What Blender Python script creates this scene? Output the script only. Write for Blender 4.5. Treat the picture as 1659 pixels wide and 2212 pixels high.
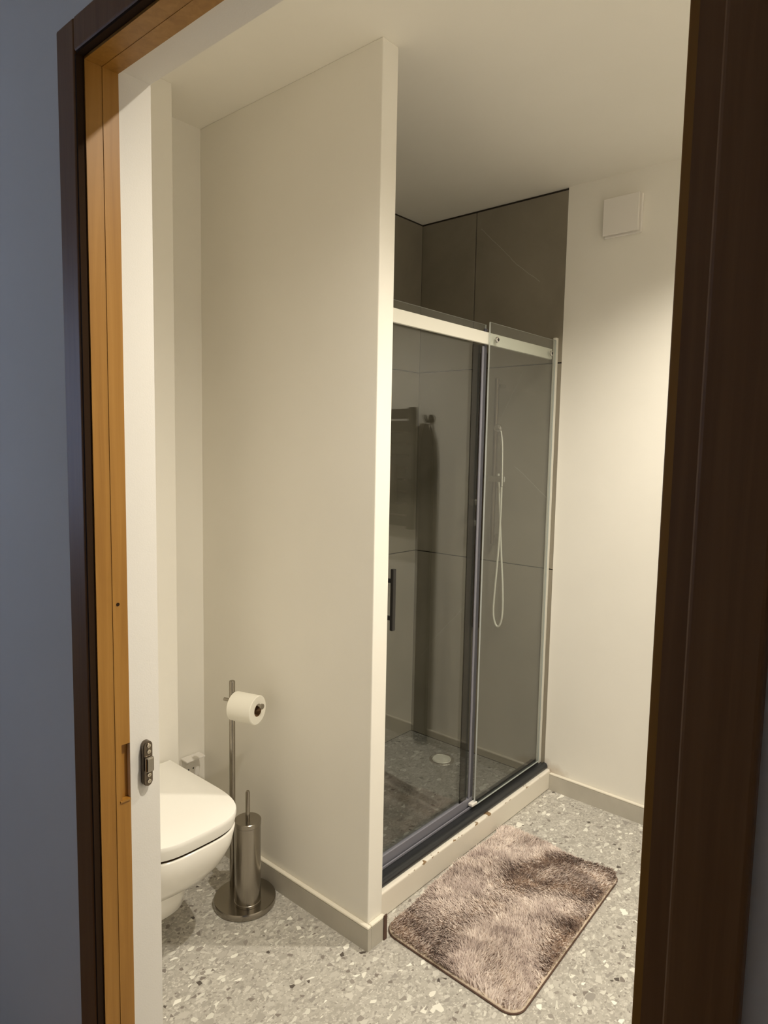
import bpy, bmesh, math, random
import numpy as np
from mathutils import Vector, Matrix

for o in list(bpy.data.objects):
    bpy.data.objects.remove(o, do_unlink=True)
SC = bpy.context.scene
COL = SC.collection
random.seed(7)
RNG = np.random.default_rng(7)

# ------------------------------------------------------------------ camera
F_PX, YAW, PITCH, ROLL, CAM_H = 1457.85, 0.7135, 0.0945, 0.0188, 1.42
fwd = Vector((-math.sin(YAW) * math.cos(PITCH), math.cos(YAW) * math.cos(PITCH), -math.sin(PITCH)))
rgt = Vector((math.cos(YAW), math.sin(YAW), 0))
upv = rgt.cross(fwd)
r2 = rgt * math.cos(ROLL) + upv * math.sin(ROLL)
u2 = -rgt * math.sin(ROLL) + upv * math.cos(ROLL)
cam_data = bpy.data.cameras.new('camera')
cam = bpy.data.objects.new('camera', cam_data)
COL.objects.link(cam)
m = Matrix((r2, u2, -fwd)).transposed().to_4x4()
m.translation = Vector((0, 0, CAM_H))
cam.matrix_world = m
cam_data.sensor_fit = 'VERTICAL'
cam_data.sensor_height = 24.0
cam_data.lens = F_PX / 2212 * 24.0
cam_data.clip_start = 0.02
SC.camera = cam

# ------------------------------------------------------------------ world, lights, exposure
SC.view_settings.view_transform = 'Standard'
SC.view_settings.look = 'None'
SC.view_settings.gamma = 1.0
SC.view_settings.use_curve_mapping = False
SC.view_settings.exposure = -0.22
SC.cycles.max_bounces = 16
SC.cycles.diffuse_bounces = 10

world = bpy.data.worlds.new('dusk')
SC.world = world
world.use_nodes = True
wb = world.node_tree.nodes['Background']
wb.inputs['Color'].default_value = (0.40, 0.53, 0.80, 1)      # evening sky seen by the hallway window only
wb.inputs['Strength'].default_value = 3.9

LAMP_COL = (1.0, 0.912, 0.765)
LAMPS = [((-0.30, 1.00, 2.440), 128.0, 148), ((-0.55, 1.925, 2.440), 108.0, 126)]
for (loc, power, cone) in LAMPS:
    ld = bpy.data.lights.new('downlight_beam', 'SPOT')
    ld.energy = power
    ld.color = LAMP_COL
    ld.spot_size = math.radians(cone)
    ld.spot_blend = 1.0
    ld.shadow_soft_size = 0.016
    lo = bpy.data.objects.new('downlight_beam', ld)
    lo.location = loc
    COL.objects.link(lo)

# ------------------------------------------------------------------ measured layout (metres; +Y through the doorway)
XL, XR = -1.0926, -0.1865          # door opening
YA, YG, YM, YW, YF = 0.515, 0.5283, 0.556, 0.5833, 0.6405
ZH = 2.016
XD, YD0, YD1 = -1.1977, 1.3464, 1.4074   # divider wall
ZC = 2.4506
YR = 2.542
XB = -1.995
XT = -1.2723
XROOM = 0.42
BB = 0.0727

# ------------------------------------------------------------------ materials
def mat(name, color=(0.8, 0.8, 0.8), rough=0.5, metal=0.0, spec=0.5):
    ma = bpy.data.materials.new(name)
    ma.use_nodes = True
    b = ma.node_tree.nodes['Principled BSDF']
    b.inputs['Base Color'].default_value = (*color, 1)
    b.inputs['Roughness'].default_value = rough
    b.inputs['Metallic'].default_value = metal
    b.inputs['Specular IOR Level'].default_value = spec
    return ma

def N(ma, typ, **kw):
    n = ma.node_tree.nodes.new(typ)
    for k, v in kw.items():
        if k in n.inputs.keys():
            n.inputs[k].default_value = v
        else:
            setattr(n, k, v)
    return n

def L(ma, a, b):
    ma.node_tree.links.new(a, b)

def bsdf(ma):
    return ma.node_tree.nodes['Principled BSDF']

def ramp(ma, stops, interp='LINEAR'):
    r = N(ma, 'ShaderNodeValToRGB')
    r.color_ramp.interpolation = interp
    e = r.color_ramp.elements
    while len(e) < len(stops):
        e.new(0.5)
    for i, (p, c) in enumerate(stops):
        e[i].position = p
        e[i].color = (*c, 1) if len(c) == 3 else c
    return r

def mixc(ma, fac, a, b, blend='MIX'):
    n = N(ma, 'ShaderNodeMix', data_type='RGBA', blend_type=blend)
    for sock, v in ((n.inputs[0], fac), (n.inputs[6], a), (n.inputs[7], b)):
        if hasattr(v, 'is_linked') or hasattr(v, 'links'):
            L(ma, v, sock)
        elif isinstance(v, (int, float)):
            sock.default_value = v
        else:
            sock.default_value = (*v, 1)
    return n.outputs[2]

def math_n(ma, op, a, b=None, clamp=False):
    n = N(ma, 'ShaderNodeMath', operation=op, use_clamp=clamp)
    for i, v in enumerate((a, b)):
        if v is None:
            continue
        if hasattr(v, 'links'):
            L(ma, v, n.inputs[i])
        else:
            n.inputs[i].default_value = v
    return n.outputs[0]

def coords(ma, scale=(1, 1, 1)):
    t = N(ma, 'ShaderNodeTexCoord')
    mp = N(ma, 'ShaderNodeMapping')
    mp.inputs['Scale'].default_value = scale
    L(ma, t.outputs['Object'], mp.inputs['Vector'])
    return mp.outputs['Vector']

def noise(ma, vec, scale, detail=3, rough=0.5, dist=0.0):
    n = N(ma, 'ShaderNodeTexNoise', Scale=scale, Detail=detail, Roughness=rough, Distortion=dist)
    L(ma, vec, n.inputs['Vector'])
    return n

def bump(ma, height, strength=0.2, dist=0.002):
    b = N(ma, 'ShaderNodeBump', Strength=strength, Distance=dist)
    L(ma, height, b.inputs['Height'])
    L(ma, b.outputs['Normal'], bsdf(ma).inputs['Normal'])

def paint_mat(name, color, rough=0.75, var=0.03):
    ma = mat(name, color, rough, spec=0.25)
    v = coords(ma)
    n = noise(ma, v, 3.0, 4)
    c2 = tuple(max(0, c - var) for c in color)
    r = ramp(ma, [(0.3, c2), (0.7, color)])
    L(ma, n.outputs['Fac'], r.inputs['Fac'])
    L(ma, r.outputs['Color'], bsdf(ma).inputs['Base Color'])
    f = noise(ma, v, 380.0, 2)
    bump(ma, f.outputs['Fac'], 0.12, 0.001)
    return ma

M = {}
M['wall'] = paint_mat('warm_white_paint', (0.85, 0.828, 0.77))
def stained_wall():
    ma = paint_mat('warm_white_paint_scuffed', (0.85, 0.828, 0.77))
    src = bsdf(ma).inputs['Base Color'].links[0].from_socket
    t = N(ma, 'ShaderNodeNewGeometry')
    sep = N(ma, 'ShaderNodeSeparateXYZ')
    L(ma, t.outputs['Position'], sep.inputs[0])
    dx = math_n(ma, 'DIVIDE', math_n(ma, 'SUBTRACT', sep.outputs[0], -1.262), 0.10)
    dz = math_n(ma, 'DIVIDE', math_n(ma, 'SUBTRACT', sep.outputs[2], 0.07), 0.055)
    r = math_n(ma, 'SQRT', math_n(ma, 'ADD', math_n(ma, 'MULTIPLY', dx, dx), math_n(ma, 'MULTIPLY', dz, dz)))
    n = noise(ma, t.outputs['Position'], 30.0, 5, 0.65)
    f = math_n(ma, 'SUBTRACT', math_n(ma, 'ADD', 0.55, math_n(ma, 'MULTIPLY', n.outputs['Fac'], 0.9)), r)
    f = math_n(ma, 'MULTIPLY', f, 0.9, True)
    c = mixc(ma, f, src, (0.42, 0.33, 0.24))
    L(ma, c, bsdf(ma).inputs['Base Color'])
    return ma
M['wall_scuffed'] = stained_wall()
M['hallwall'] = paint_mat('hall_paint', (0.82, 0.80, 0.76))
M['ceil'] = paint_mat('ceiling_paint', (0.89, 0.868, 0.81), 0.85)
M['hallfloor'] = paint_mat('hall_floor_finish', (0.16, 0.11, 0.075), 0.5)
M['cream'] = paint_mat('white_semi_gloss', (0.80, 0.775, 0.71), 0.4)

# stained pine of the frame
def wood_mat():
    ma = mat('stained_pine', (0.45, 0.22, 0.05), 0.42, spec=0.4)
    v = coords(ma, (60, 60, 2.2))
    n = noise(ma, v, 1.0, 5, 0.6, 0.6)
    r = ramp(ma, [(0.25, (0.29, 0.130, 0.018)), (0.5, (0.36, 0.172, 0.028)), (0.75, (0.42, 0.21, 0.042))])
    L(ma, n.outputs['Fac'], r.inputs['Fac'])
    vk = N(ma, 'ShaderNodeTexVoronoi', Scale=1.0)
    v2 = coords(ma, (14, 14, 4.3))
    L(ma, v2, vk.inputs['Vector'])
    rk = ramp(ma, [(0.05, (1, 1, 1)), (0.11, (0, 0, 0))])
    L(ma, vk.outputs['Distance'], rk.inputs['Fac'])
    c = mixc(ma, rk.outputs['Color'], r.outputs['Color'], (0.20, 0.075, 0.015))
    L(ma, c, bsdf(ma).inputs['Base Color'])
    bump(ma, n.outputs['Fac'], 0.12, 0.001)
    return ma
M['wood'] = wood_mat()
def wood_shaded():
    ma = mat('pine_shaded_brown', (0.12, 0.05, 0.02), 0.45, spec=0.4)  # same pine as the jambs, dim hallway light put into a darker colour
    v = coords(ma, (70, 70, 2.5))
    n = noise(ma, v, 1.0, 5, 0.6, 0.5)
    r = ramp(ma, [(0.25, (0.17, 0.075, 0.024)), (0.75, (0.25, 0.12, 0.042))])
    L(ma, n.outputs['Fac'], r.inputs['Fac'])
    L(ma, r.outputs['Color'], bsdf(ma).inputs['Base Color'])
    bump(ma, n.outputs['Fac'], 0.15, 0.001)
    return ma
M['wood_shaded'] = wood_shaded()
M['near_black'] = mat('matte_near_black', (0.03, 0.016, 0.008), 0.9, spec=0.1)  # near-black brown for the lid gap, left and head rebate lips, dowel

# terrazzo
def terrazzo(name, base=(0.42, 0.40, 0.365), k=1.0, rough=0.38):
    ma = mat(name, base, rough, spec=0.4)
    v = coords(ma)
    warp = noise(ma, v, 26.0, 2)
    add = N(ma, 'ShaderNodeVectorMath', operation='MULTIPLY_ADD')
    L(ma, warp.outputs['Color'], add.inputs[0])
    add.inputs[1].default_value = (0.014, 0.014, 0.0)
    L(ma, v, add.inputs[2])
    vv = add.outputs[0]
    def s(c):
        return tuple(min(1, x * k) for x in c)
    n0 = noise(ma, vv, 16.0, 5, 0.65)
    r0 = ramp(ma, [(0.30, s((0.34, 0.32, 0.29))), (0.48, s((0.44, 0.42, 0.38))), (0.68, s((0.55, 0.53, 0.485)))])
    L(ma, n0.outputs['Fac'], r0.inputs['Fac'])
    col = r0.outputs['Color']
    # angular stone pieces: cells of several sizes, each with its own tone, joints in the matrix colour
    def cells(sc, off, an, stops, grow, share, col):
        mp = N(ma, 'ShaderNodeMapping')
        mp.inputs['Location'].default_value = (off, off * 0.37, 0)
        mp.inputs['Rotation'].default_value = (0, 0, off)
        mp.inputs['Scale'].default_value = (1, an, 1)
        L(ma, vv, mp.inputs['Vector'])
        vo = N(ma, 'ShaderNodeTexVoronoi', Scale=sc, voronoi_dimensions='2D')
        ve = N(ma, 'ShaderNodeTexVoronoi', Scale=sc, voronoi_dimensions='2D', feature='DISTANCE_TO_EDGE')
        L(ma, mp.outputs['Vector'], vo.inputs['Vector'])
        L(ma, mp.outputs['Vector'], ve.inputs['Vector'])
        sp = N(ma, 'ShaderNodeSeparateColor')
        L(ma, vo.outputs['Color'], sp.inputs[0])
        pick = math_n(ma, 'LESS_THAN', sp.outputs[1], share)
        e = math_n(ma, 'SUBTRACT', ve.outputs['Distance'], math_n(ma, 'MULTIPLY', sp.outputs[2], grow))
        fac = math_n(ma, 'MULTIPLY', math_n(ma, 'MULTIPLY', e, 26.0, True), pick)
        rr = ramp(ma, [(p, s(c)) for p, c in stops], 'CONSTANT')
        L(ma, sp.outputs[0], rr.inputs['Fac'])
        return mixc(ma, fac, col, rr.outputs['Color'])
    MID = [(0.0, (0.33, 0.31, 0.285)), (0.10, (0.40, 0.38, 0.345)), (0.34, (0.47, 0.45, 0.41)), (0.62, (0.54, 0.52, 0.475)), (0.86, (0.62, 0.60, 0.55))]
    col = cells(190.0, 3.1, 0.8, MID, 0.15, 0.85, col)
    col = cells(110.0, 8.3, 0.7, MID, 0.30, 0.50, col)
    col = cells(56.0, 5.7, 0.8, MID, 0.45, 0.34, col)
    WH = [(0.0, (0.68, 0.67, 0.61)), (0.55, (0.80, 0.79, 0.72)), (0.8, (0.90, 0.89, 0.82))]
    col = cells(84.0, 1.9, 0.55, WH, 0.50, 0.15, col)
    col = cells(44.0, 6.4, 0.6, WH, 0.62, 0.075, col)
    DK = [(0.0, (0.10, 0.085, 0.075)), (0.18, (0.23, 0.205, 0.185)), (0.6, (0.31, 0.285, 0.26))]
    col = cells(78.0, 9.9, 0.9, DK, 0.60, 0.12, col)
    L(ma, col, bsdf(ma).inputs['Base Color'])
    return ma
M['terrazzo'] = terrazzo('terrazzo')
M['tray'] = terrazzo('shaded_shower_terrazzo', k=0.42, rough=0.42)  # same terrazzo, darkened in colour for shower shade and glass tint

# stone-look wall tile with thin pale veins
def tile_mat():
    ma = mat('grey_brown_stone_tile', (0.2, 0.18, 0.15), 0.42, spec=0.4)
    t = N(ma, 'ShaderNodeNewGeometry')
    v = t.outputs['Position']
    n = noise(ma, v, 2.6, 6, 0.6, 0.3)
    r = ramp(ma, [(0.25, (0.20, 0.178, 0.14)), (0.55, (0.255, 0.228, 0.182)), (0.8, (0.295, 0.266, 0.216))])
    L(ma, n.outputs['Fac'], r.inputs['Fac'])
    col = r.outputs['Color']
    w = noise(ma, v, 5.0, 4, 0.55)
    sep = N(ma, 'ShaderNodeSeparateXYZ')
    L(ma, v, sep.inputs[0])
    wob = math_n(ma, 'MULTIPLY', math_n(ma, 'SUBTRACT', w.outputs['Fac'], 0.5), 0.04)
    for (x0, z0, x1, z1, wd, op) in [(-1.674, 2.372, -1.386, 2.104, 0.0011, 0.55), (-1.472, 1.347, -1.2936, 1.2107, 0.0011, 0.5),
                                     (-1.95, 0.42, -1.62, 0.80, 0.001, 0.3), (-1.45, 1.75, -1.62, 1.40, 0.001, 0.22)]:
        dx, dz = x1 - x0, z1 - z0
        ln = math.hypot(dx, dz)
        nx, nz = -dz / ln, dx / ln
        a = math_n(ma, 'ADD', math_n(ma, 'MULTIPLY', sep.outputs[0], nx), math_n(ma, 'MULTIPLY', sep.outputs[2], nz))
        dd = math_n(ma, 'SUBTRACT', a, nx * x0 + nz * z0)
        dd = math_n(ma, 'ABSOLUTE', math_n(ma, 'ADD', dd, wob))
        line = math_n(ma, 'SUBTRACT', 1.0, math_n(ma, 'DIVIDE', dd, wd * 1.6), True)
        s_ = math_n(ma, 'ADD', math_n(ma, 'MULTIPLY', sep.outputs[0], dx / ln), math_n(ma, 'MULTIPLY', sep.outputs[2], dz / ln))
        s0 = (dx * x0 + dz * z0) / ln
        i1 = math_n(ma, 'GREATER_THAN', s_, s0)
        i2 = math_n(ma, 'LESS_THAN', s_, s0 + ln)
        fac = math_n(ma, 'MULTIPLY', math_n(ma, 'MULTIPLY', line, i1), math_n(ma, 'MULTIPLY', i2, op))
        col = mixc(ma, fac, col, (0.55, 0.52, 0.45))
    L(ma, col, bsdf(ma).inputs['Base Color'])
    return ma
M['tile'] = tile_mat()
M['grout'] = mat('dark_grout', (0.035, 0.028, 0.022), 0.9)

def base_mat():
    ma = mat('beige_grey_skirting', (0.52, 0.49, 0.43), 0.45)
    v = coords(ma)
    n = noise(ma, v, 9.0, 5)
    r = ramp(ma, [(0.3, (0.44, 0.415, 0.36)), (0.7, (0.52, 0.49, 0.43))])
    L(ma, n.outputs['Fac'], r.inputs['Fac'])
    L(ma, r.outputs['Color'], bsdf(ma).inputs['Base Color'])
    return ma
M['base'] = base_mat()
M['cap'] = mat('cream_skirting_edge', (0.80, 0.76, 0.66), 0.35)

def curb_mat():
    ma = mat('chipped_cream_paint', (0.78, 0.74, 0.66), 0.45)
    v = coords(ma)
    n = noise(ma, v, 22.0, 5, 0.65)
    sep = N(ma, 'ShaderNodeSeparateXYZ')
    L(ma, v, sep.inputs[0])
    top = math_n(ma, 'SUBTRACT', 1.0, math_n(ma, 'DIVIDE', math_n(ma, 'ABSOLUTE', math_n(ma, 'SUBTRACT', sep.outputs[2], 0.081)), 0.009), True)
    v2 = noise(ma, v, 6.0, 2)
    f = math_n(ma, 'ADD', math_n(ma, 'ADD', n.outputs['Fac'], math_n(ma, 'MULTIPLY', top, 0.20)), math_n(ma, 'MULTIPLY', v2.outputs['Fac'], 0.25))
    r = ramp(ma, [(0.865, (0, 0, 0)), (0.885, (1, 1, 1))])
    L(ma, f, r.inputs['Fac'])
    fac = math_n(ma, 'MULTIPLY', r.outputs['Color'], math_n(ma, 'GREATER_THAN', top, 0.05))
    c = mixc(ma, fac, (0.78, 0.74, 0.66), (0.26, 0.17, 0.09))
    L(ma, c, bsdf(ma).inputs['Base Color'])
    return ma
M['curb'] = curb_mat()

M['ceramic'] = mat('white_ceramic', (0.83, 0.81, 0.76), 0.12, spec=0.6)
M['seat'] = mat('white_seat_plastic', (0.84, 0.83, 0.79), 0.22, spec=0.5)
def steel():
    ma = mat('brushed_steel', (0.35, 0.32, 0.275), 0.3, 1.0)
    v = coords(ma, (3, 3, 260))
    n = noise(ma, v, 1.0, 3)
    mr = N(ma, 'ShaderNodeMapRange')
    mr.inputs['To Min'].default_value = 0.17
    mr.inputs['To Max'].default_value = 0.27
    L(ma, n.outputs['Fac'], mr.inputs['Value'])
    L(ma, mr.outputs['Result'], bsdf(ma).inputs['Roughness'])
    return ma
M['steel'] = steel()
M['chrome'] = mat('chrome', (0.75, 0.74, 0.72), 0.08, 1.0)
M['darksteel'] = mat('dark_steel', (0.16, 0.13, 0.10), 0.35, 0.9)
M['screw'] = mat('screw_steel', (0.62, 0.57, 0.48), 0.25, 1.0)
M['paper'] = mat('white_paper', (0.84, 0.82, 0.74), 0.9, spec=0.1)
M['card'] = mat('brown_card', (0.22, 0.13, 0.07), 0.9, spec=0.1)
M['alu'] = mat('satin_aluminium', (0.80, 0.79, 0.72), 0.45, 0.15)
M['track'] = mat('black_anodised_track', (0.05, 0.053, 0.058), 0.28, 0.6, 0.6)
M['greyprof'] = mat('grey_plastic_profile', (0.21, 0.21, 0.25), 0.3, spec=0.5)
M['navy'] = mat('dark_blue_grey_seal', (0.06, 0.06, 0.08), 0.35)
M['black'] = mat('black_lacquer', (0.015, 0.014, 0.013), 0.35)
M['towel'] = mat('dark_towel_cloth', (0.035, 0.03, 0.026), 0.95, spec=0.1)
M['greytowel'] = mat('grey_cloth', (0.14, 0.14, 0.13), 0.95, spec=0.1)
M['plastic'] = mat('white_plastic', (0.80, 0.775, 0.74), 0.4)
M['hole'] = mat('dark_hole', (0.02, 0.018, 0.015), 0.8)
M['binding'] = mat('brown_binding', (0.10, 0.055, 0.04), 0.8)
M['matback'] = mat('cream_mat_edge', (0.62, 0.52, 0.42), 0.9)
M['lens'] = mat('lamp_lens', (1, 1, 1), 0.3)
bsdf(M['lens']).inputs['Emission Color'].default_value = (*LAMP_COL, 1)
bsdf(M['lens']).inputs['Emission Strength'].default_value = 6.0

def glass_mat(name, tint, refl=1.0, base=0.04):
    ma = bpy.data.materials.new(name)
    ma.use_nodes = True
    nt = ma.node_tree
    nt.nodes.remove(nt.nodes['Principled BSDF'])
    out = nt.nodes['Material Output']
    tr = N(ma, 'ShaderNodeBsdfTransparent')
    tr.inputs['Color'].default_value = (*tint, 1)
    gl = N(ma, 'ShaderNodeBsdfGlossy')
    gl.inputs['Roughness'].default_value = 0.0
    gl.inputs['Color'].default_value = (1, 1, 1, 1)
    lw = N(ma, 'ShaderNodeLayerWeight', Blend=0.5)
    p5 = math_n(ma, 'POWER', lw.outputs['Facing'], 5.0)
    fac = math_n(ma, 'MULTIPLY', math_n(ma, 'MULTIPLY_ADD', p5, 1.0 - base), refl, True)
    fac.node.inputs[0].links[0].from_node.inputs[2].default_value = base
    mx = N(ma, 'ShaderNodeMixShader')
    L(ma, fac, mx.inputs[0])
    L(ma, tr.outputs[0], mx.inputs[1])
    L(ma, gl.outputs[0], mx.inputs[2])
    L(ma, mx.outputs[0], out.inputs['Surface'])
    return ma
M['glass'] = glass_mat('shower_glass', (0.91, 0.925, 0.915), 1.0, 0.055)
M['edge'] = mat('glass_edge', (0.62, 0.66, 0.64), 0.15, spec=0.6)
M['seal'] = glass_mat('smoky_seal', (0.47, 0.46, 0.44), 1.0, 0.03)
M['winglass'] = glass_mat('window_glass', (0.97, 0.97, 0.97))

# ------------------------------------------------------------------ builders
def tag(o, label=None, cat=None, group=None, kind=None):
    if label: o['label'] = label
    if cat: o['category'] = cat
    if group: o['group'] = group
    if kind: o['kind'] = kind
    return o

def link(name, me, mats, parent=None, smooth=False):
    o = bpy.data.objects.new(name, me)
    COL.objects.link(o)
    if not isinstance(mats, (list, tuple)):
        mats = [mats]
    for ma in mats:
        me.materials.append(M[ma] if isinstance(ma, str) else ma)
    if smooth:
        for p in me.polygons:
            p.use_smooth = True
    if parent is not None:
        o.parent = parent
        o.matrix_parent_inverse = parent.matrix_world.inverted()
    return o

def empty(name, loc, label, cat, group=None, kind=None):
    o = bpy.data.objects.new(name, None)
    o.empty_display_size = 0.05
    COL.objects.link(o)
    o.location = loc
    o.matrix_world = Matrix.Translation(loc)
    return tag(o, label, cat, group, kind)

def bm_box(bm, mn, mx, mi=0, bev=0.0, seg=2):
    b2 = bmesh.new()
    bmesh.ops.create_cube(b2, size=1.0)
    for v in b2.verts:
        v.co = Vector([(mn[i] + mx[i]) / 2 + v.co[i] * (mx[i] - mn[i]) for i in range(3)])
    if bev > 0:
        bmesh.ops.bevel(b2, geom=list(b2.edges), offset=bev, segments=seg, affect='EDGES', profile=0.5)
    merge(bm, b2, mi)

def merge(bm, b2, mi=0):
    vm = {}
    for v in b2.verts:
        vm[v] = bm.verts.new(v.co)
    for f in b2.faces:
        nf = bm.faces.new([vm[v] for v in f.verts])
        nf.material_index = mi
        nf.smooth = f.smooth
    b2.free()

def done(bm, name, mats, parent=None, smooth=False):
    me = bpy.data.meshes.new(name)
    bmesh.ops.recalc_face_normals(bm, faces=bm.faces)
    bm.to_mesh(me)
    bm.free()
    return link(name, me, mats, parent, smooth)

def box(name, mn, mx, mats, parent=None, bev=0.0, seg=2):
    bm = bmesh.new()
    bm_box(bm, mn, mx, 0, bev, seg)
    return done(bm, name, mats, parent)

def boxes(name, lst, mats, parent=None, bev=0.0):
    bm = bmesh.new()
    for it in lst:
        bm_box(bm, it[0], it[1], it[2] if len(it) > 2 else 0, bev)
    return done(bm, name, mats, parent)

def frame_for(d):
    d = Vector(d).normalized()
    a = Vector((0, 0, 1)) if abs(d.z) < 0.9 else Vector((1, 0, 0))
    u = d.cross(a).normalized()
    return u, d.cross(u).normalized(), d

def bm_lathe(bm, p0, axis, prof, seg=40, mi=0):
    """prof: list of (distance along the axis, radius)"""
    u, v, d = frame_for(axis)
    p0 = Vector(p0)
    rings = []
    for (h, r) in prof:
        if r < 1e-6:
            rings.append([bm.verts.new(p0 + d * h)])
        else:
            rings.append([bm.verts.new(p0 + d * h + (u * math.cos(2 * math.pi * k / seg) + v * math.sin(2 * math.pi * k / seg)) * r) for k in range(seg)])
    for a, b in zip(rings, rings[1:]):
        for k in range(seg):
            k2 = (k + 1) % seg
            if len(a) == 1 and len(b) == 1:
                continue
            if len(a) == 1:
                f = bm.faces.new((a[0], b[k], b[k2]))
            elif len(b) == 1:
                f = bm.faces.new((a[k], b[0], a[k2]))
            else:
                f = bm.faces.new((a[k], b[k], b[k2], a[k2]))
            f.material_index = mi
            f.smooth = True

def sharpen(me, ang=35):
    me.set_sharp_from_angle(angle=math.radians(ang))

def lathe(name, p0, axis, prof, mats, parent=None, seg=40):
    bm = bmesh.new()
    bm_lathe(bm, p0, axis, prof, seg)
    o = done(bm, name, mats, parent, True)
    sharpen(o.data)
    return o

def bm_tube(bm, pts, r, seg=10, mi=0, cap=True):
    pts = [Vector(p) for p in pts]
    rings = []
    u = None
    for i, p in enumerate(pts):
        d = (pts[min(i + 1, len(pts) - 1)] - pts[max(i - 1, 0)]).normalized()
        if u is None:
            u, v, _ = frame_for(d)
        else:
            u = (u - d * u.dot(d)).normalized()
            v = d.cross(u)
        rr = r[i] if isinstance(r, (list, tuple)) else r
        rings.append([bm.verts.new(p + (u * math.cos(2 * math.pi * k / seg) + v * math.sin(2 * math.pi * k / seg)) * rr) for k in range(seg)])
    for a, b in zip(rings, rings[1:]):
        for k in range(seg):
            f = bm.faces.new((a[k], a[(k + 1) % seg], b[(k + 1) % seg], b[k]))
            f.smooth = True
            f.material_index = mi
    if cap:
        bm.faces.new(rings[0][::-1]).material_index = mi
        bm.faces.new(rings[-1]).material_index = mi

def tube(name, pts, r, mats, parent=None, seg=12):
    bm = bmesh.new()
    bm_tube(bm, pts, r, seg)
    o = done(bm, name, mats, parent, True)
    sharpen(o.data, 50)
    return o

def catmull(pts, n=8):
    P = [Vector(p) for p in pts]
    P = [P[0]] + P + [P[-1]]
    out = []
    for i in range(1, len(P) - 2):
        for k in range(n):
            t = k / n
            a, b, c, d = P[i - 1], P[i], P[i + 1], P[i + 2]
            out.append(0.5 * ((2 * b) + (c - a) * t + (2 * a - 5 * b + 4 * c - d) * t * t + (3 * b - a - 3 * c + d) * t ** 3))
    out.append(P[-2])
    return out

def bm_loft(bm, rings, cap0=True, cap1=True, mi=0, smooth=True):
    R = [[bm.verts.new(p) for p in ring] for ring in rings]
    n = len(R[0])
    for a, b in zip(R, R[1:]):
        for k in range(n):
            f = bm.faces.new((a[k], a[(k + 1) % n], b[(k + 1) % n], b[k]))
            f.smooth = smooth
            f.material_index = mi
    if cap0:
        f = bm.faces.new(R[0][::-1]); f.material_index = mi; f.smooth = smooth
    if cap1:
        f = bm.faces.new(R[-1]); f.material_index = mi; f.smooth = smooth

# ================================================================== STRUCTURE
# floors
fl = box('floor', (XB - 0.1, YW - 0.02, -0.06), (XROOM + 0.1, YR + 0.1, 0.0), 'terrazzo')
tag(fl, 'grey terrazzo bathroom floor with white and dark stone chips', 'floor', kind='structure')
hf = box('floor_hall', (-3.2, -1.5, -0.06), (1.4, YW - 0.02, 0.0), 'hallfloor')
tag(hf, 'dark floor of the hallway in front of the doorway', 'floor', kind='structure')

# ceilings
ce = box('ceiling', (XB - 0.1, YF - 0.1, ZC), (XROOM + 0.1, YR + 0.1, ZC + 0.06), 'ceil')
tag(ce, 'plain off-white bathroom ceiling', 'ceiling', kind='structure')
hc = box('ceiling_hall', (-3.2, -1.5, 2.50), (1.4, YF - 0.1, 2.56), 'hallwall')
tag(hc, 'plain ceiling of the dim hallway', 'ceiling', kind='structure')

# wall with the doorway (hall side and bathroom side)
ZW = ZH + 0.006
w = boxes('wall_front', [
    ((-3.2, 0.530, 0), (-1.118, YW, 2.5)), ((-3.2, YW, 0), (XL, YF, 2.5)),
    ((-0.148, 0.530, 0), (1.4, YW, 2.5)), ((XR, YW, 0), (1.4, YF, 2.5)),
    ((-1.118, 0.530, 2.045), (-0.148, YW, 2.5)), ((XL, YW, ZW), (XR, YF, 2.5))], 'hallwall')
tag(w, 'painted wall around the doorway, grey-blue in the dim hallway', 'wall', kind='structure')

# left bathroom wall with the cistern boxing
w = box('wall_left', (XB - 0.1, YF, 0), (XB, YD0, ZC), 'wall')
tag(w, 'cream-white wall at the back of the toilet niche', 'wall', kind='structure')
w = box('wall_boxing', (XB, YF, 0), (-1.815, 1.131, ZC), 'wall', bev=0.002)
tag(w, 'ceiling-high painted boxing behind the toilet', 'wall', kind='structure')
# divider
w = box('wall_divider', (XB - 0.1, YD0, 0), (XD, YD1, ZC), 'wall', bev=0.0025)
tag(w, 'thin cream-white partition between toilet and shower', 'wall', kind='structure')
# right end wall of the room (out of view)
w = box('wall_right', (XROOM, YF, 0), (XROOM + 0.1, YR + 0.1, ZC), 'wall')
tag(w, 'painted end wall of the bathroom, right of the doorway', 'wall', kind='structure')

# far wall: painted half plus recessed tiled half, tiles as pieces
wf = boxes('wall_far', [((XT, YR, 0), (XROOM, YR + 0.1, ZC), 0), ((XB - 0.1, YR + 0.006, 0), (XT, YR + 0.1, ZC), 1)], ['wall_scuffed', 'grout'])
tag(wf, 'white wall with the vent box, tiled in grey-brown stone inside the shower', 'wall', kind='structure')
ws = box('wall_shower', (XB - 0.1, YD1, 0), (XB - 0.006, YR + 0.006, ZC), 'grout')
tag(ws, 'short grey-brown tiled wall at the back of the shower', 'wall', kind='structure')
G = 0.0024
ROWS = [(0.03, 0.9326), (0.9326, 1.7745), (1.7745, ZC - 0.007)]
TJ = -1.7003
for (z0, z1) in ROWS:
    for (x0, x1) in ((XB, TJ), (TJ, XT)):
        box('tile', (x0 + (G if x0 != XB else 0.0), YR, z0 + G), (x1 - (G if x1 != XT else 0.0005), YR + 0.008, z1 - G), 'tile', wf, bev=0.0006, seg=1)
    for (y0, y1) in ((YD1 + 0.008, 1.96), (1.96, YR)):
        box('tile', (XB - 0.008, y0 + G, z0 + G), (XB, y1 - G * 0.4, z1 - G), 'tile', ws, bev=0.0006, seg=1)
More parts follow.
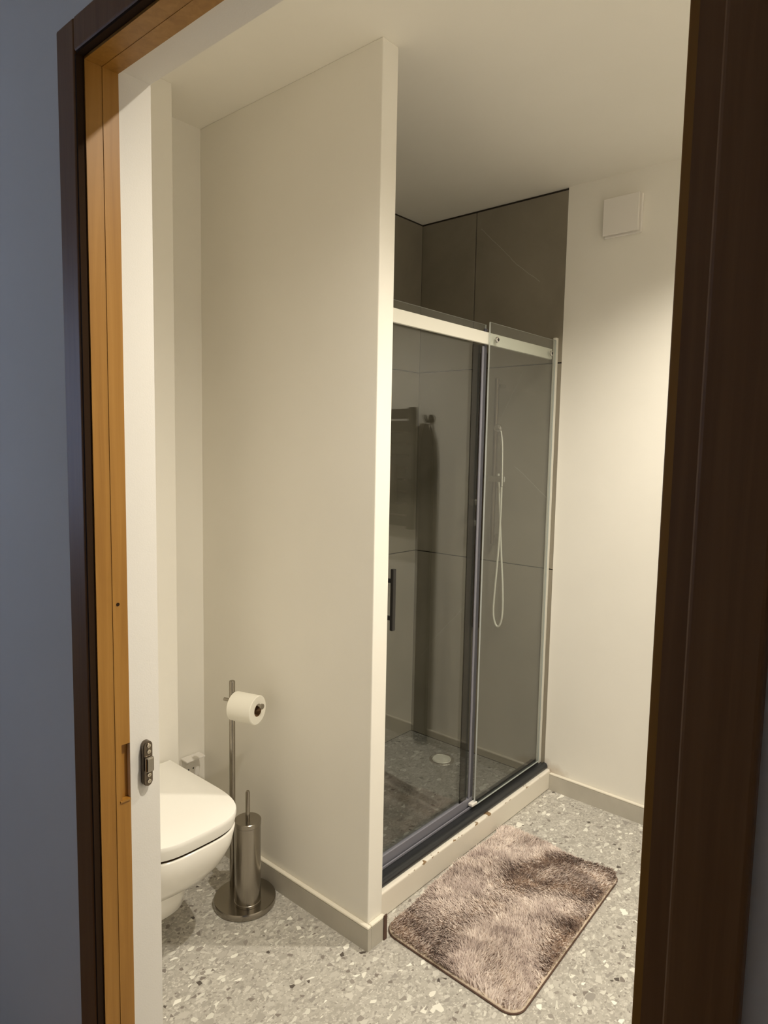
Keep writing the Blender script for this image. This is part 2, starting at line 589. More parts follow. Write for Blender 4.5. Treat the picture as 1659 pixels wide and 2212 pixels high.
wd = bpy.data.objects['wall_divider']
for (z0, z1) in ROWS:
    for (x0, x1) in ((XB, -1.70), (-1.70, -1.33)):
        box('tile', (x0 + G, YD1 - 0.0005, z0 + G), (x1 - G, YD1 + 0.008, z1 - G), 'tile', wd, bev=0.0006, seg=1)

# shower floor
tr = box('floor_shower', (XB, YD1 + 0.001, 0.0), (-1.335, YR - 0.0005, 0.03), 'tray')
tag(tr, 'speckled shower floor behind the glass, its colour darkened for shade and tint', 'floor', kind='structure')

# skirting: a face board with a paler rounded cap
def skirting(name, pieces, label):
    root = empty(name, (pieces[0][0][0], pieces[0][0][1], 0), label, 'baseboard', kind='structure')
    for mn, mx in pieces:
        box('skirting_tile', (mn[0], mn[1], 0.0), (mx[0], mx[1], BB - 0.008), 'base', root)
        box('skirting_cap', (mn[0], mn[1], BB - 0.008), (mx[0], mx[1], BB), 'cap', root, bev=0.0035)
    return root
T = 0.015
skirting('baseboard_divider', [((XB, YD0 - T, 0), (XD + T, YD0 - 0.0002, 0)), ((XD + 0.0002, YD0 - T + 0.0155, 0), (XD + T, YD1, 0))],
         'beige skirting along the foot of the thin partition')
skirting('baseboard_far', [((-1.2416, YR - T, 0), (XROOM - 0.01, YR - 0.0002, 0))], 'beige skirting along the foot of the white wall with the vent box')
skirting('baseboard_left', [((-1.8148, YF + 0.02, 0), (-1.80, 1.131, 0))], 'beige skirting along the boxing behind the toilet')
o = box('trim_1', (XD + 0.0155, YD1 - 0.010, 0.0), (XD + 0.0185, YD1 + 0.003, BB + 0.003), 'binding')  # dark strip standing in for the gap where the skirting ends
tag(o, 'thin dark strip put in for the gap at the end of the partition skirting', 'gap strip', kind='structure')

# curb under the shower glass
bm = bmesh.new()
bm_box(bm, (-1.335, YD1, 0), (-1.2416, YR - 0.0002, 0.084), 0, 0.006, 3)
cu = done(bm, 'trim_2', 'curb')
tag(cu, 'low cream curb with chipped paint under the shower glass', 'curb', kind='structure')

# ------------------------------------------------------------------ door frame
fr = empty('trim_3', (XL, YG, 0), 'golden pine door frame, coloured darker outside for the dim hallway', 'door frame', kind='structure')
# architraves, front face towards the hall, with a rounded inner edge
def architrave(x0, x1, z0, z1):
    return box('architrave', (x0, YA, z0), (x1, 0.5298, z1), 'wood_shaded', fr, bev=0.004, seg=3)
architrave(-1.1619, -1.1015, 0, 2.0752)
architrave(-0.150, -0.0970, 0, 2.0752)
architrave(-1.1013, -0.1502, 2.0245, 2.0752)
# dark rebate lips between architrave and pine jamb
for mn, mx in (((-1.1176, 0.5165, 0), (-1.0965, YG - 0.0002, 2.0200)), ((-0.168, 0.5225, 0), (-0.1482, YG - 0.0002, 2.0200)), ((-1.0963, 0.5165, 2.0200), (-0.1682, YG - 0.0002, 2.0447))):
    if mn[2] == 0 and mn[0] < -1:
        mn = (-1.1013, mn[1], 0)
    if mn[2] > 0:
        mn = (mn[0], mn[1], 2.0202); mx = (mx[0], mx[1], 2.0243)
    if mn[0] > -0.2:
        mx = (-0.1502, mx[1], mx[2])
    box('rebate_lip', mn, mx, 'wood_shaded' if mn[0] > -0.2 else 'near_black', fr)
# pine jambs, first half of the depth
box('jamb', (-1.1178, YG, 0), (XL - 0.0008, YM + 0.0002, ZH), 'wood', fr)
box('jamb', (-0.168, YG, 0), (-0.1482, YM, ZH), 'wood_shaded', fr, bev=0.001)  # right jamb takes the darker copy, shade held in its colour
box('jamb', (-1.1178, YG, ZH + 0.0002), (-0.1482, YM + 0.0002, 2.0448), 'wood', fr)
# stops, second half, a hair prouder, with the strike recess on the left side
SX = XL + 0.0004
RZ0, RZ1, RY = 0.787, 0.890, 0.5672
st = boxes('stop', [((-1.1178, YM + 0.0002, 0), (SX, YW - 0.0002, RZ0)), ((-1.1178, YM + 0.0002, RZ1), (SX, YW - 0.0002, ZH)),
                    ((-1.1178, YM + 0.0002, RZ0), (SX, RY, RZ1)), ((-1.1178, RY, RZ0), (SX - 0.011, YW - 0.0002, RZ1))], 'wood', fr)
box('recess_lip', (SX - 0.010, RY - 0.004, RZ0 - 0.002), (SX + 0.002, YW - 0.001, RZ0 + 0.0012), 'wood', st)
box('stop', (XR + 0.0002, YM + 0.0002, 0), (-0.1482, YW - 0.0002, ZH), 'wood', fr, bev=0.001)
box('stop', (-1.1178, YM + 0.0002, ZH - 0.0004), (-0.1482, YW - 0.0002, 2.0448), 'wood', fr)
# small nail hole and knot-like dowel in the left jamb
lathe('dowel', (SX - 0.0008, 0.5655, 1.143), (1, 0, 0), [(0, 0.0), (0, 0.0035), (0.0014, 0.003), (0.0014, 0)], 'near_black', fr, 12)

# hinge leaf on the white reveal
hg = empty('hinge_leaf', (XL, 0.6127, 0.845), 'small dark steel hinge leaf with four screws on the white reveal', 'hinge')
def capsule_plate(name, y0, y1, z0, z1, x0, x1, ma, parent, n=10):
    r = (y1 - y0) / 2
    yc = (y0 + y1) / 2
    pts = []
    for k in range(n + 1):
        a = math.pi * k / n
        pts.append((yc + r * math.cos(a), z1 - r + r * math.sin(a)))
    for k in range(n + 1):
        a = math.pi + math.pi * k / n
        pts.append((yc + r * math.cos(a), z0 + r + r * math.sin(a)))
    bm = bmesh.new()
    bm_loft(bm, [[(x0, p[0], p[1]) for p in pts], [(x1 - 0.001, p[0], p[1]) for p in pts], [(x1, yc + (p[0] - yc) * 0.86, p[1]) for p in pts]], smooth=False)
    return done(bm, name, ma, parent)
capsule_plate('leaf', 0.6035, 0.6215, 0.802, 0.886, XL + 0.0002, XL + 0.010, 'darksteel', hg)
bm = bmesh.new()
bm_box(bm, (XL + 0.0102, 0.6045, 0.830), (XL + 0.018, 0.6205, 0.858), 0, 0.003)
done(bm, 'knuckle', 'steel', hg)
for z in (0.8775, 0.8665, 0.8225, 0.8110):
    lathe('screw', (XL + 0.0101, 0.6135, z), (1, 0, 0), [(0, 0.0), (0, 0.0042), (0.0018, 0.0036), (0.0020, 0.0018), (0.0008, 0.0012), (0.0008, 0)], 'screw', hg, 16)

# ------------------------------------------------------------------ hallway shell with its window
HX0, HX1, HY0 = -3.2, 1.4, -1.5
w = box('wall_hall_right', (HX1, HY0, 0), (HX1 + 0.1, 0.53, 2.5), 'hallwall')
tag(w, 'end wall of the hallway behind the viewer on the right', 'wall', kind='structure')
w = box('wall_hall_back', (HX0, HY0 - 0.1, 0), (HX1, HY0, 2.5), 'hallwall')
tag(w, 'long wall of the hallway behind the viewer', 'wall', kind='structure')
wy0, wy1, wz0, wz1 = -1.25, -0.05, 0.95, 2.15
w = boxes('wall_hall_left', [((HX0 - 0.1, HY0, 0), (HX0, 0.53, wz0)), ((HX0 - 0.1, HY0, wz1), (HX0, 0.53, 2.5)),
                             ((HX0 - 0.1, HY0, wz0), (HX0, wy0, wz1)), ((HX0 - 0.1, wy1, wz0), (HX0, 0.53, wz1))], 'hallwall')
tag(w, 'window wall at the left end of the hallway', 'wall', kind='structure')
wn = empty('window_1', (HX0 - 0.05, (wy0 + wy1) / 2, wz0), 'hallway window letting in blue dusk light', 'window', kind='structure')
boxes('window_frame', [((HX0 - 0.08, wy0, wz0), (HX0 - 0.03, wy0 + 0.05, wz1)), ((HX0 - 0.08, wy1 - 0.05, wz0), (HX0 - 0.03, wy1, wz1)),
                       ((HX0 - 0.08, wy0 + 0.05, wz0), (HX0 - 0.03, wy1 - 0.05, wz0 + 0.05)), ((HX0 - 0.08, wy0 + 0.05, wz1 - 0.05), (HX0 - 0.03, wy1 - 0.05, wz1))], 'cream', wn)
box('pane', (HX0 - 0.058, wy0 + 0.05, wz0 + 0.05), (HX0 - 0.052, wy1 - 0.05, wz1 - 0.05), 'winglass', wn)

# ================================================================== THINGS
# ------------------------------------------------------------------ toilet
TC = 0.930
def d_ring(xb, xf, hw, z, n_exp=3.6, xs=None, n=64):
    """D outline: straight sides from the back, superellipse front"""
    xs = xs if xs is not None else xb + (xf - xb) * 0.42
    pts = []
    for k in range(n + 1):
        t = math.pi * k / n - math.pi / 2
        c, s = math.cos(t), math.sin(t)
        pts.append((xs + (xf - xs) * abs(c) ** (2 / n_exp), TC + hw * math.copysign(abs(s) ** (2 / n_exp), s), z))
    m_ = 6
    back = []
    for k in range(m_ + 1):
        u = k / m_
        back.append((xs + (xb - xs) * u, TC + hw, z))
    for k in range(m_ + 1):
        u = k / m_
        back.append((xb, TC + hw * (1 - 2 * u), z))
    for k in range(1, m_):
        u = k / m_
        back.append((xb + (xs - xb) * u, TC - hw, z))
    return [Vector(p) for p in pts + back[1:]]
toi = empty('toilet', (-1.813, TC, 0.1), 'white wall-hung toilet with closed lid behind the doorway reveal', 'toilet')
bm = bmesh.new()
BK = -1.8145
XS = -1.60
bm_loft(bm, [d_ring(BK, -1.612, 0.100, 0.094, 3.0, -1.70), d_ring(BK, -1.602, 0.108, 0.102, 3.0, -1.70), d_ring(BK, -1.588, 0.112, 0.145, 3.0, -1.70), d_ring(BK, -1.578, 0.115, 0.190, 3.0, -1.70),
             d_ring(BK, -1.574, 0.117, 0.202, 3.0, -1.68), d_ring(BK, -1.548, 0.126, 0.208, 2.8, -1.67), d_ring(BK, -1.510, 0.137, 0.228, 2.8, -1.65), d_ring(BK, -1.470, 0.147, 0.258, 2.8, -1.63),
             d_ring(BK, -1.430, 0.155, 0.302, 2.9, -1.61), d_ring(BK, -1.405, 0.160, 0.350, 3.2, XS), d_ring(BK, -1.395, 0.162, 0.398, 3.4, XS), d_ring(BK, -1.397, 0.161, 0.4025, 3.4, XS)])
done(bm, 'bowl', 'ceramic', toi, True)
bm = bmesh.new()
bm_loft(bm, [d_ring(-1.79, -1.400, 0.1585, 0.4027, 3.4, XS), d_ring(-1.79, -1.400, 0.1585, 0.4088, 3.4, XS)])
o = done(bm, 'seat_gap_shade', 'near_black', toi)  # dark ring drawn for the shade in the gap under the lid
bm = bmesh.new()
bm_loft(bm, [d_ring(-1.80, -1.398, 0.1595, 0.409, 3.4, XS), d_ring(-1.80, -1.394, 0.1605, 0.411, 3.4, XS), d_ring(-1.80, -1.387, 0.162, 0.436, 3.4, XS), d_ring(-1.80, -1.3872, 0.162, 0.4455, 3.4, XS),
             d_ring(-1.7995, -1.3885, 0.1612, 0.4478, 3.4, XS), d_ring(-1.798, -1.3915, 0.159, 0.4488, 3.4, XS), d_ring(-1.77, -1.48, 0.11, 0.4505, 3.0, XS)])
o = done(bm, 'lid', 'seat', toi, True)
sharpen(o.data, 30)

# ------------------------------------------------------------------ steel stand with brush canister
SCX, SCY = -1.612, 1.232
sd = empty('toilet_roll_stand', (SCX, SCY, 0), 'brushed steel stand with round base, roll arm and brush canister', 'stand')
lathe('base', (SCX, SCY, 0), (0, 0, 1), [(0, 0), (0, 0.0935), (0.002, 0.0955), (0.017, 0.0955), (0.020, 0.0935), (0.0206, 0)], 'steel', sd, 72)
PX, PY = -1.683, 1.238
lathe('pole', (PX, PY, 0.0206), (0, 0, 1), [(0, 0), (0, 0.0092), (0.668, 0.0092), (0.671, 0.0078), (0.671, 0)], 'steel', sd, 28)
CXN, CYN = -1.583, 1.221
lathe('canister', (CXN, CYN, 0.0208), (0, 0, 1), [(0, 0), (0, 0.0405), (0.008, 0.0405), (0.009, 0.0392), (0.250, 0.0392), (0.251, 0.037), (0.02, 0.037), (0.02, 0)], 'steel', sd, 56)
AX = Vector((math.cos(math.radians(17)), math.sin(math.radians(17)), 0))
AZ = 0.628
PA = Vector((PX, PY, AZ))
tube('roll_arm', [PA - AX * 0.030, PA + AX * 0.108], 0.0052, 'steel', sd, 16)
lathe('arm_tip', PA + AX * 0.1082, AX, [(0, 0), (0, 0.0085), (0.005, 0.0085), (0.006, 0.007), (0.006, 0)], 'steel', sd, 20)
# brush, lifts out of the canister
br = empty('toilet_brush', (CXN, CYN, 0.272), 'toilet brush with steel lid and thin upright handle in the canister', 'brush')
lathe('brush_lid', (CXN, CYN, 0.2722), (0, 0, 1), [(0, 0), (0, 0.0405), (0.013, 0.0405), (0.0145, 0.039), (0.0145, 0)], 'steel', br, 56)
lathe('handle', (CXN, CYN, 0.287), (0, 0, 1), [(0, 0), (0, 0.0066), (0.084, 0.0066), (0.089, 0.005), (0.091, 0.002), (0.091, 0)], 'steel', br, 20)
# roll
RR, RI = 0.0445, 0.0195
rc = PA - Vector((0, 0, RI - 0.0052))
tp = empty('toilet_paper_roll', rc + AX * 0.055, 'white toilet paper roll hanging on the steel stand', 'toilet paper')
lathe('paper', rc + AX * 0.010, AX, [(0, RI), (0, RR - 0.002), (0.002, RR), (0.084, RR), (0.086, RR - 0.002), (0.086, RI), (0, RI)], 'paper', tp, 64)
lathe('core', rc + AX * 0.0098, AX, [(0, RI - 0.0015), (0, RI - 0.0002), (0.0864, RI - 0.0002), (0.0864, RI - 0.0015), (0, RI - 0.0015)], 'card', tp, 40)

# ------------------------------------------------------------------ wall socket behind the toilet
so = empty('wall_socket', (XB, 1.283, 0.28), 'white wall socket with raised flap beside the toilet', 'socket')
box('plate', (XB + 0.0002, 1.246, 0.245), (XB + 0.010, 1.320, 0.330), 'plastic', so, bev=0.003)
lathe('insert', (XB + 0.0102, 1.283, 0.292), (1, 0, 0), [(0, 0), (0, 0.021), (0.002, 0.020), (0.002, 0)], 'plastic', so, 28)
for dy in (-0.0095, 0.0095):
    lathe('pin_hole', (XB + 0.0123, 1.283 + dy, 0.288), (1, 0, 0), [(0, 0), (0, 0.003), (0.0004, 0.003), (0.0004, 0)], 'hole', so, 12)
box('flap', (XB + 0.006, 1.246, 0.331), (XB + 0.046, 1.320, 0.337), 'plastic', so, bev=0.002)

# ------------------------------------------------------------------ vent box
vt = empty('vent_cover', (-1.048, YR, 2.295), 'square white vent cover high on the white wall', 'vent')
box('vent_body', (-1.1155, YR - 0.012, 2.2225), (-0.9735, YR - 0.0002, 2.3625), 'plastic', vt, bev=0.004)
box('vent_neck', (-1.098, YR - 0.0245, 2.243), (-0.994, YR - 0.0122, 2.348), 'plastic', vt)
box('vent_plate', (-1.1135, YR - 0.034, 2.2275), (-0.9785, YR - 0.0247, 2.3605), 'plastic', vt, bev=0.0025)

# ------------------------------------------------------------------ shower enclosure
XG_F, XG_S = -1.292, -1.318       # fixed panel outside, sliding panel inside
en = empty('shower_enclosure', (-1.30, 1.97, 0.084), 'sliding glass shower front with pale top rail and black floor track', 'shower screen')
YS0, YS1 = YD1 + 0.004, 2.048
YF0, YF1 = 2.034, 2.5222
def pane(name, x, y0, y1, z0, z1, parent):
    bm = bmesh.new()
    bm_box(bm, (x - 0.003, y0, z0), (x + 0.003, y1, z1))
    for f in bm.faces:
        f.material_index = 0
    o = done(bm, name, ['glass', 'edge'], parent)
    for p in o.data.polygons:
        p.material_index = 0 if abs(p.normal.x) > 0.5 else 1
    return o
fx = pane('fixed_panel', XG_F, YF0, YF1, 0.110, 1.860, en)
sl = pane('sliding_panel', XG_S, YS0, YS1, 0.118, 1.855, en)
# rail between the panes
ra = box('rail', (-1.3105, YD1 + 0.002, 1.785), (-1.2985, 2.508, 1.826), 'alu', en, bev=0.0015)
for y in (2.077, 2.480):
    bo = lathe('bolt', (-1.2888, y, 1.805), (1, 0, 0), [(0, 0), (0, 0.0105), (0.004, 0.010), (0.006, 0.0075), (0.006, 0)], 'chrome', ra, 24)
    lathe('bolt_socket', (-1.2827, y, 1.805), (1, 0, 0), [(0, 0), (0, 0.0055), (0.0006, 0.0055), (0.0006, 0)], 'black', ra, 12)
# bottom profile, seals and handle of the sliding door
box('bottom_profile', (XG_S - 0.007, YS0, 0.1005), (XG_S + 0.008, YS1, 0.135), 'greyprof', sl, bev=0.002)
box('seal', (XG_S + 0.0032, 1.966, 0.136), (XG_S + 0.0052, 2.010, 1.78), 'seal', sl)
box('seal', (XG_S + 0.0032, 2.020, 0.136), (XG_S + 0.009, 2.030, 1.78), 'greyprof', sl, bev=0.002)
box('seal', (XG_S + 0.0032, 2.0305, 0.136), (XG_S + 0.008, 2.0475, 1.84), 'navy', sl, bev=0.001)
bm = bmesh.new()
bm_box(bm, (XG_S + 0.022, 1.532, 0.868), (XG_S + 0.034, 1.546, 1.058), 0, 0.002)
for z in (0.905, 1.02):
    bm_box(bm, (XG_S + 0.0032, 1.535, z - 0.006), (XG_S + 0.0225, 1.543, z + 0.006))
done(bm, 'handle', 'black', sl)
# wall profile on the tiles
box('wall_profile', (-1.3035, 2.5225, 0.1005), (-1.2895, YR - 0.0002, 1.872), 'alu', en, bev=0.001)
# floor track: black base, rounded nose, inner rib
bm = bmesh.new()
prof = [(-1.334, 0.0845), (-1.2575, 0.0845), (-1.2555, 0.090), (-1.2575, 0.098), (-1.262, 0.104), (-1.269, 0.1065), (-1.276, 0.1055), (-1.280, 0.1005), (-1.334, 0.1000)]
bm_loft(bm, [[(x, YD1 + 0.002, z) for x, z in prof], [(x, YR - 0.004, z) for x, z in prof]], smooth=True)
o = done(bm, 'track', 'track', en, True)
sharpen(o.data, 40)
box('track_rib', (-1.3035, YD1 + 0.002, 0.1007), (-1.2985, 2.03, 0.1085), 'greyprof', en, bev=0.001)
box('track_guide', (-1.306, 2.012, 0.1125), (-1.286, 2.046, 0.124), 'plastic', en, bev=0.003)

# ------------------------------------------------------------------ shower fittings on the tiled wall
sh = empty('shower_set', (-1.53, YR, 1.0), 'chrome hand shower on a riser bar with hanging hose behind the glass', 'shower')
YH = YR - 0.062
tube('riser_bar', [(-1.531, YH, 1.02), (-1.531, YH, 1.72)], 0.010, 'darksteel', sh, 16)
for z in (1.05, 1.69):
    tube('bar_bracket', [(-1.531, YR - 0.0004, z), (-1.531, YH + 0.011, z)], 0.009, 'chrome', sh, 14)
bk = boxes('slider', [((-1.546, YH - 0.022, 1.286), (-1.466, YH - 0.0105, 1.312))], 'chrome', sh, 0.003)
hs = [(-1.474, YH - 0.030, 1.270), (-1.475, YH - 0.031, 1.36), (-1.477, YH - 0.034, 1.45), (-1.482, YH - 0.040, 1.50)]
tube('hand_shower', catmull(hs, 6), 0.0075, 'chrome', sh, 14)
lathe('spray_head', (-1.484, YH - 0.058, 1.512), (0.25, -0.9, -0.42), [(-0.012, 0), (-0.012, 0.010), (-0.004, 0.016), (0.006, 0.016), (0.007, 0.014), (0.007, 0)], 'chrome', sh, 32)
hp = [(-1.474, YH - 0.030, 1.268), (-1.476, YH - 0.026, 1.18), (-1.484, YH - 0.018, 1.05), (-1.4935, YH - 0.012, 0.93), (-1.503, YH - 0.01, 0.80), (-1.505, YH - 0.01, 0.725), (-1.496, YH - 0.01, 0.682),
      (-1.480, YH - 0.01, 0.667), (-1.466, YH - 0.01, 0.690), (-1.460, YH - 0.01, 0.745), (-1.466, YH - 0.006, 0.84), (-1.481, YH, 0.97), (-1.497, YH + 0.006, 1.12), (-1.509, YH + 0.010, 1.24), (-1.520, YH + 0.018, 1.32)]
tube('hose', catmull(hp, 7), 0.0042, 'alu', sh, 10)
mxr = empty('shower_mixer', (-1.647, YR, 1.14), 'shower mixer with two chrome knobs, its plate stretched into a dark band', 'mixer tap')
box('mixer_plate', (-1.674, YR - 0.012, 0.62), (-1.620, YR - 0.0004, 1.84), 'darksteel', mxr, bev=0.004)  # plate made tall and dark to imitate the dark band at the seal
for z in (1.19, 1.097):
    lathe('knob', (-1.647, YR - 0.0122, z), (0, -1, 0), [(0, 0), (0, 0.020), (0.03, 0.020), (0.038, 0.016), (0.040, 0)], 'chrome', mxr, 28)
# drain
dr = empty('shower_drain', (-1.698, 2.390, 0.03), 'round pale drain cover in the shower floor', 'drain')
lathe('drain_ring', (-1.698, 2.390, 0.0302), (0, 0, 1), [(0, 0), (0, 0.058), (0.003, 0.056), (0.0035, 0.047), (0.0015, 0.046), (0.0015, 0)], 'chrome', dr, 40)
lathe('drain_cover', (-1.698, 2.390, 0.0318), (0, 0, 1), [(0, 0), (0, 0.042), (0.004, 0.040), (0.0045, 0)], 'alu', dr, 40)

# ------------------------------------------------------------------ bath mat
MAT_C = [(-1.205, 1.425), (-0.752, 1.412), (-0.785, 2.158), (-1.228, 2.130)]
def mat_pt(u, v):
    a, b, c, d = [np.array(p) for p in MAT_C]
    return (1 - u) * (1 - v) * a + u * (1 - v) * b + u * v * c + (1 - u) * v * d
MW, MH_, RCN = 0.45, 0.73, 0.045
def outline(inset=0.0, n=7):
    pts = []
    r = RCN
    for (cx, cy, a0) in ((MW - r, r, -90), (MW - r, MH_ - r, 0), (r, MH_ - r, 90), (r, r, 180)):
        for k in range(n + 1):
            a = math.radians(a0 + 90 * k / n)
            pts.append((cx + (r - inset) * math.cos(a), cy + (r - inset) * math.sin(a)))
    return [mat_pt(p[0] / MW, p[1] / MH_) for p in pts]
bmat = empty('bath_mat', (-0.99, 1.78, 0), 'shaggy mauve-brown bath mat lying in front of the shower curb', 'bath mat')
bm = bmesh.new()
o0, o1 = outline(0), outline(0.004)
bm_loft(bm, [[(p[0], p[1], 0.0004) for p in o1], [(p[0], p[1], 0.0025) for p in o0], [(p[0], p[1], 0.0065) for p in o0], [(p[0], p[1], 0.009) for p in o1]])
done(bm, 'backing', 'matback', bmat)
bm = bmesh.new()
oo = outline(-0.001)
bm_tube(bm, [(p[0], p[1], 0.0026) for p in oo + [oo[0]]], 0.0024, 6, 0, False)
done(bm, 'binding', 'binding', bmat, True)
def pile_mat():
    ma = mat('mat_pile', (0.4, 0.3, 0.27), 0.95, spec=0.1)
    t = N(ma, 'ShaderNodeAttribute', attribute_name='root', attribute_type='GEOMETRY')
    v = t.outputs['Vector']
    n1 = noise(ma, v, 8.5, 6, 0.72, 0.9)
    n2 = noise(ma, v, 42.0, 4, 0.7)
    f = math_n(ma, 'ADD', math_n(ma, 'MULTIPLY', n1.outputs['Fac'], 0.62), math_n(ma, 'MULTIPLY', n2.outputs['Fac'], 0.38))
    r = ramp(ma, [(0.36, (0.35, 0.275, 0.25)), (0.44, (0.54, 0.445, 0.405)), (0.52, (0.74, 0.645, 0.59)), (0.62, (0.93, 0.845, 0.775))])
    L(ma, f, r.inputs['Fac'])
    L(ma, r.outputs['Color'], bsdf(ma).inputs['Base Color'])
    return ma
M['pile'] = pile_mat()
# tufts: narrow curved blades, leaning with a slowly turning lay direction
def build_pile(nt=52000):
    u = RNG.random(nt); v = RNG.random(nt)
    U = u * MW; V = v * MH_
    ok = np.ones(nt, bool)
    ins = 0.003
    for cx, cy, sx, sy in ((RCN, RCN, -1, -1), (MW - RCN, RCN, 1, -1), (RCN, MH_ - RCN, -1, 1), (MW - RCN, MH_ - RCN, 1, 1)):
        dx, dy = (U - cx) * sx, (V - cy) * sy
        ok &= ~((dx > 0) & (dy > 0) & (dx * dx + dy * dy > (RCN - ins) ** 2))
    ok &= (U > ins) & (U < MW - ins) & (V > ins) & (V < MH_ - ins)
    u, v, U, V = u[ok], v[ok], U[ok], V[ok]
    n = len(u)
    a, b, c, d = [np.array(p) for p in MAT_C]
    P = ((1 - u) * (1 - v))[:, None] * a + (u * (1 - v))[:, None] * b + (u * v)[:, None] * c + ((1 - u) * v)[:, None] * d
    ang = 1.2 * np.sin(9 * U + 3.1 * np.sin(6 * V)) + 1.6 * np.sin(5.2 * V + 2 * np.sin(11 * U + 1)) + RNG.normal(0, 0.55, n) + 3.6
    lean = 0.0075 + 0.009 * RNG.random(n)
    hgt = (0.014 + 0.010 * RNG.random(n)) * (0.82 + 0.35 * np.sin(14 * U + 4 * np.sin(9 * V)) * np.sin(11 * V))
    edge = np.minimum(np.minimum(U, MW - U), np.minimum(V, MH_ - V))
    hgt = hgt * np.clip(0.6 + edge / 0.02, 0.6, 1)
    dirv = np.stack([np.cos(ang), np.sin(ang)], 1)
    side = np.stack([-np.sin(ang + RNG.normal(0, .8, n)), np.cos(ang + RNG.normal(0, .8, n))], 1) * (0.0014 + 0.0012 * RNG.random(n))[:, None]
    z0 = np.full(n, 0.0085)
    root = np.concatenate([P, z0[:, None]], 1)
    mid = np.concatenate([P + dirv * (lean * 0.35)[:, None], (z0 + hgt * 0.62)[:, None]], 1)
    tip = np.concatenate([P + dirv * lean[:, None], (z0 + hgt)[:, None]], 1)
    s3 = np.concatenate([side, np.zeros((n, 1))], 1)
    V5 = np.stack([root - s3, root + s3, mid + s3 * 0.9, mid - s3 * 0.9, tip], 1).reshape(-1, 3)
    base = np.arange(n) * 5
    quads = np.stack([base, base + 1, base + 2, base + 3], 1)
    tris = np.stack([base + 3, base + 2, base + 4], 1)
    me = bpy.data.meshes.new('pile')
    me.vertices.add(len(V5)); me.vertices.foreach_set('co', V5.ravel().astype(np.float32))
    loops = np.concatenate([np.concatenate([quads, tris], 1).ravel()])
    me.loops.add(len(loops)); me.loops.foreach_set('vertex_index', loops.astype(np.int32))
    starts = np.stack([np.arange(n) * 7, np.arange(n) * 7 + 4], 1).ravel()
    me.polygons.add(2 * n); me.polygons.foreach_set('loop_start', starts.astype(np.int32))
    me.update(calc_edges=True); me.validate()
    at = me.attributes.new('root', 'FLOAT_VECTOR', 'POINT')
    rt = np.repeat(np.concatenate([P, np.zeros((n, 1))], 1) + RNG.normal(0, 0.002, (n, 3)), 5, axis=0)
    at.data.foreach_set('vector', rt.ravel().astype(np.float32))
    o = link('pile', me, 'pile', bmat)
    o['kind'] = 'stuff'
build_pile()

# ------------------------------------------------------------------ towel radiator etc. on the far wall, seen mirrored in the shower glass
rd = empty('towel_radiator', (-0.35, YR, 1.05), 'black ladder towel radiator on the far wall, mirrored in the shower glass', 'radiator')
for x in (-0.655, -0.085):
    box('upright', (x - 0.018, YR - 0.078, 1.04), (x + 0.018, YR - 0.048, 1.612), 'black', rd, bev=0.003)
for k in range(10):
    z = 1.053 + k * 0.0562
    box('rung', (-0.6368, YR - 0.074, z), (-0.1032, YR - 0.052, z + 0.0462), 'black', rd, bev=0.002)
for x in (-0.60, -0.15):
    tube('wall_mount', [(x, YR - 0.0004, 1.355), (x, YR - 0.0518, 1.355)], 0.008, 'black', rd, 10)
def draped(name, x0, x1, zt, zb, yf, yb, ma, label):
    """cloth hanging over a bar: front and back fall joined by a fold"""
    bm = bmesh.new()
    rings = []
    nn = 14
    for k in range(nn + 1):
        x = x0 + (x1 - x0) * k / nn
        wv = 0.006 * math.sin(k * 1.7)
        sec = [(yf + wv, zb + 0.01 * math.sin(k)), (yf - wv * 0.5, (zt + zb) / 2), (yf, zt - 0.01), ((yf + yb) / 2, zt + 0.006), (yb, zt - 0.01), (yb, zb + 0.10)]
        thick = 0.006
        inner = [(sec[5][0] - thick, sec[5][1]), (yb - thick, zt - 0.016), ((yf + yb) / 2, zt - 0.002), (yf + thick, zt - 0.016), (sec[1][0] + thick, sec[1][1]), (sec[0][0] + thick, sec[0][1])]
        rings.append([(x, p[0], p[1]) for p in sec + inner])
    bm_loft(bm, rings)
    o = done(bm, name, ma, None, True)
    return tag(o, label, 'towel')
draped('towel', -0.58, -0.16, 1.345, 1.12, YR - 0.090, YR - 0.032, 'towel', 'dark towel over the black radiator, mirrored in the shower glass')
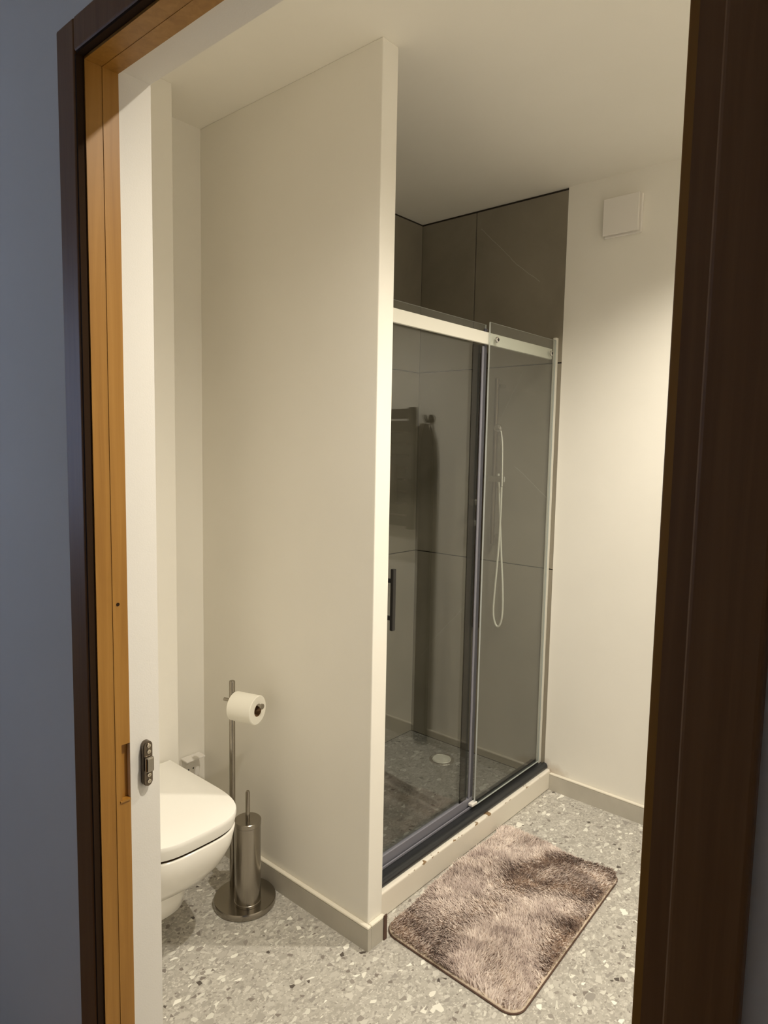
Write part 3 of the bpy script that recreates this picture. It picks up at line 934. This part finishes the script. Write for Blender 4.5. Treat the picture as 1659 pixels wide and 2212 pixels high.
# robe on a hook
hk = empty('wall_hook', (-0.7175, YR, 1.56), 'small dark hook beside the black radiator', 'hook')
lathe('hook_plate', (-0.7175, YR - 0.0003, 1.56), (0, -1, 0), [(0, 0), (0, 0.02), (0.006, 0.02), (0.007, 0)], 'black', hk, 20)
tube('hook_arm', catmull([(-0.7175, YR - 0.007, 1.555), (-0.7175, YR - 0.04, 1.545), (-0.7175, YR - 0.055, 1.575)], 5), 0.006, 'black', hk, 10)
bm = bmesh.new()
rings = []
for (z, xc, wx, wy) in [(1.535, -0.7165, 0.014, 0.010), (1.50, -0.7165, 0.026, 0.014), (1.46, -0.7165, 0.034, 0.018), (1.36, -0.7175, 0.038, 0.022), (1.2, -0.7175, 0.038, 0.024), (1.06, -0.7175, 0.037, 0.025), (0.98, -0.7175, 0.040, 0.024), (0.86, -0.7165, 0.036, 0.024), (0.5, -0.7165, 0.036, 0.022), (0.02, -0.7165, 0.036, 0.022)]:
    rings.append([(xc + wx * math.cos(a) * (1 + 0.06 * math.sin(5 * a)), YR - 0.036 + wy * math.sin(a) * (1 + 0.2 * math.sin(7 * a + z * 3)), z) for a in [2 * math.pi * k / 40 for k in range(40)]])
bm_loft(bm, rings)
rb = done(bm, 'bathrobe', 'towel', None, True)
tag(rb, 'long dark robe hanging beside the radiator, mirrored in the shower glass', 'robe')

# ------------------------------------------------------------------ ceiling downlights (fixtures out of view)
for i, (loc, pw, cone) in enumerate(LAMPS):
    dl = empty('ceiling_downlight', (loc[0], loc[1], ZC), ('recessed round downlight in the ceiling near the doorway', 'recessed round downlight in the ceiling near the white wall')[i], 'ceiling light', 'bathroom ceiling downlights')
    lathe('trim_ring', (loc[0], loc[1], ZC - 0.0002), (0, 0, -1), [(0, 0.032), (0, 0.045), (0.003, 0.044), (0.005, 0.034), (0.004, 0.032), (0, 0.032)], 'plastic', dl, 40)
    lathe('lens', (loc[0], loc[1], ZC - 0.0002), (0, 0, -1), [(0, 0), (0, 0.0318), (0.002, 0.0318), (0.002, 0)], 'lens', dl, 32)
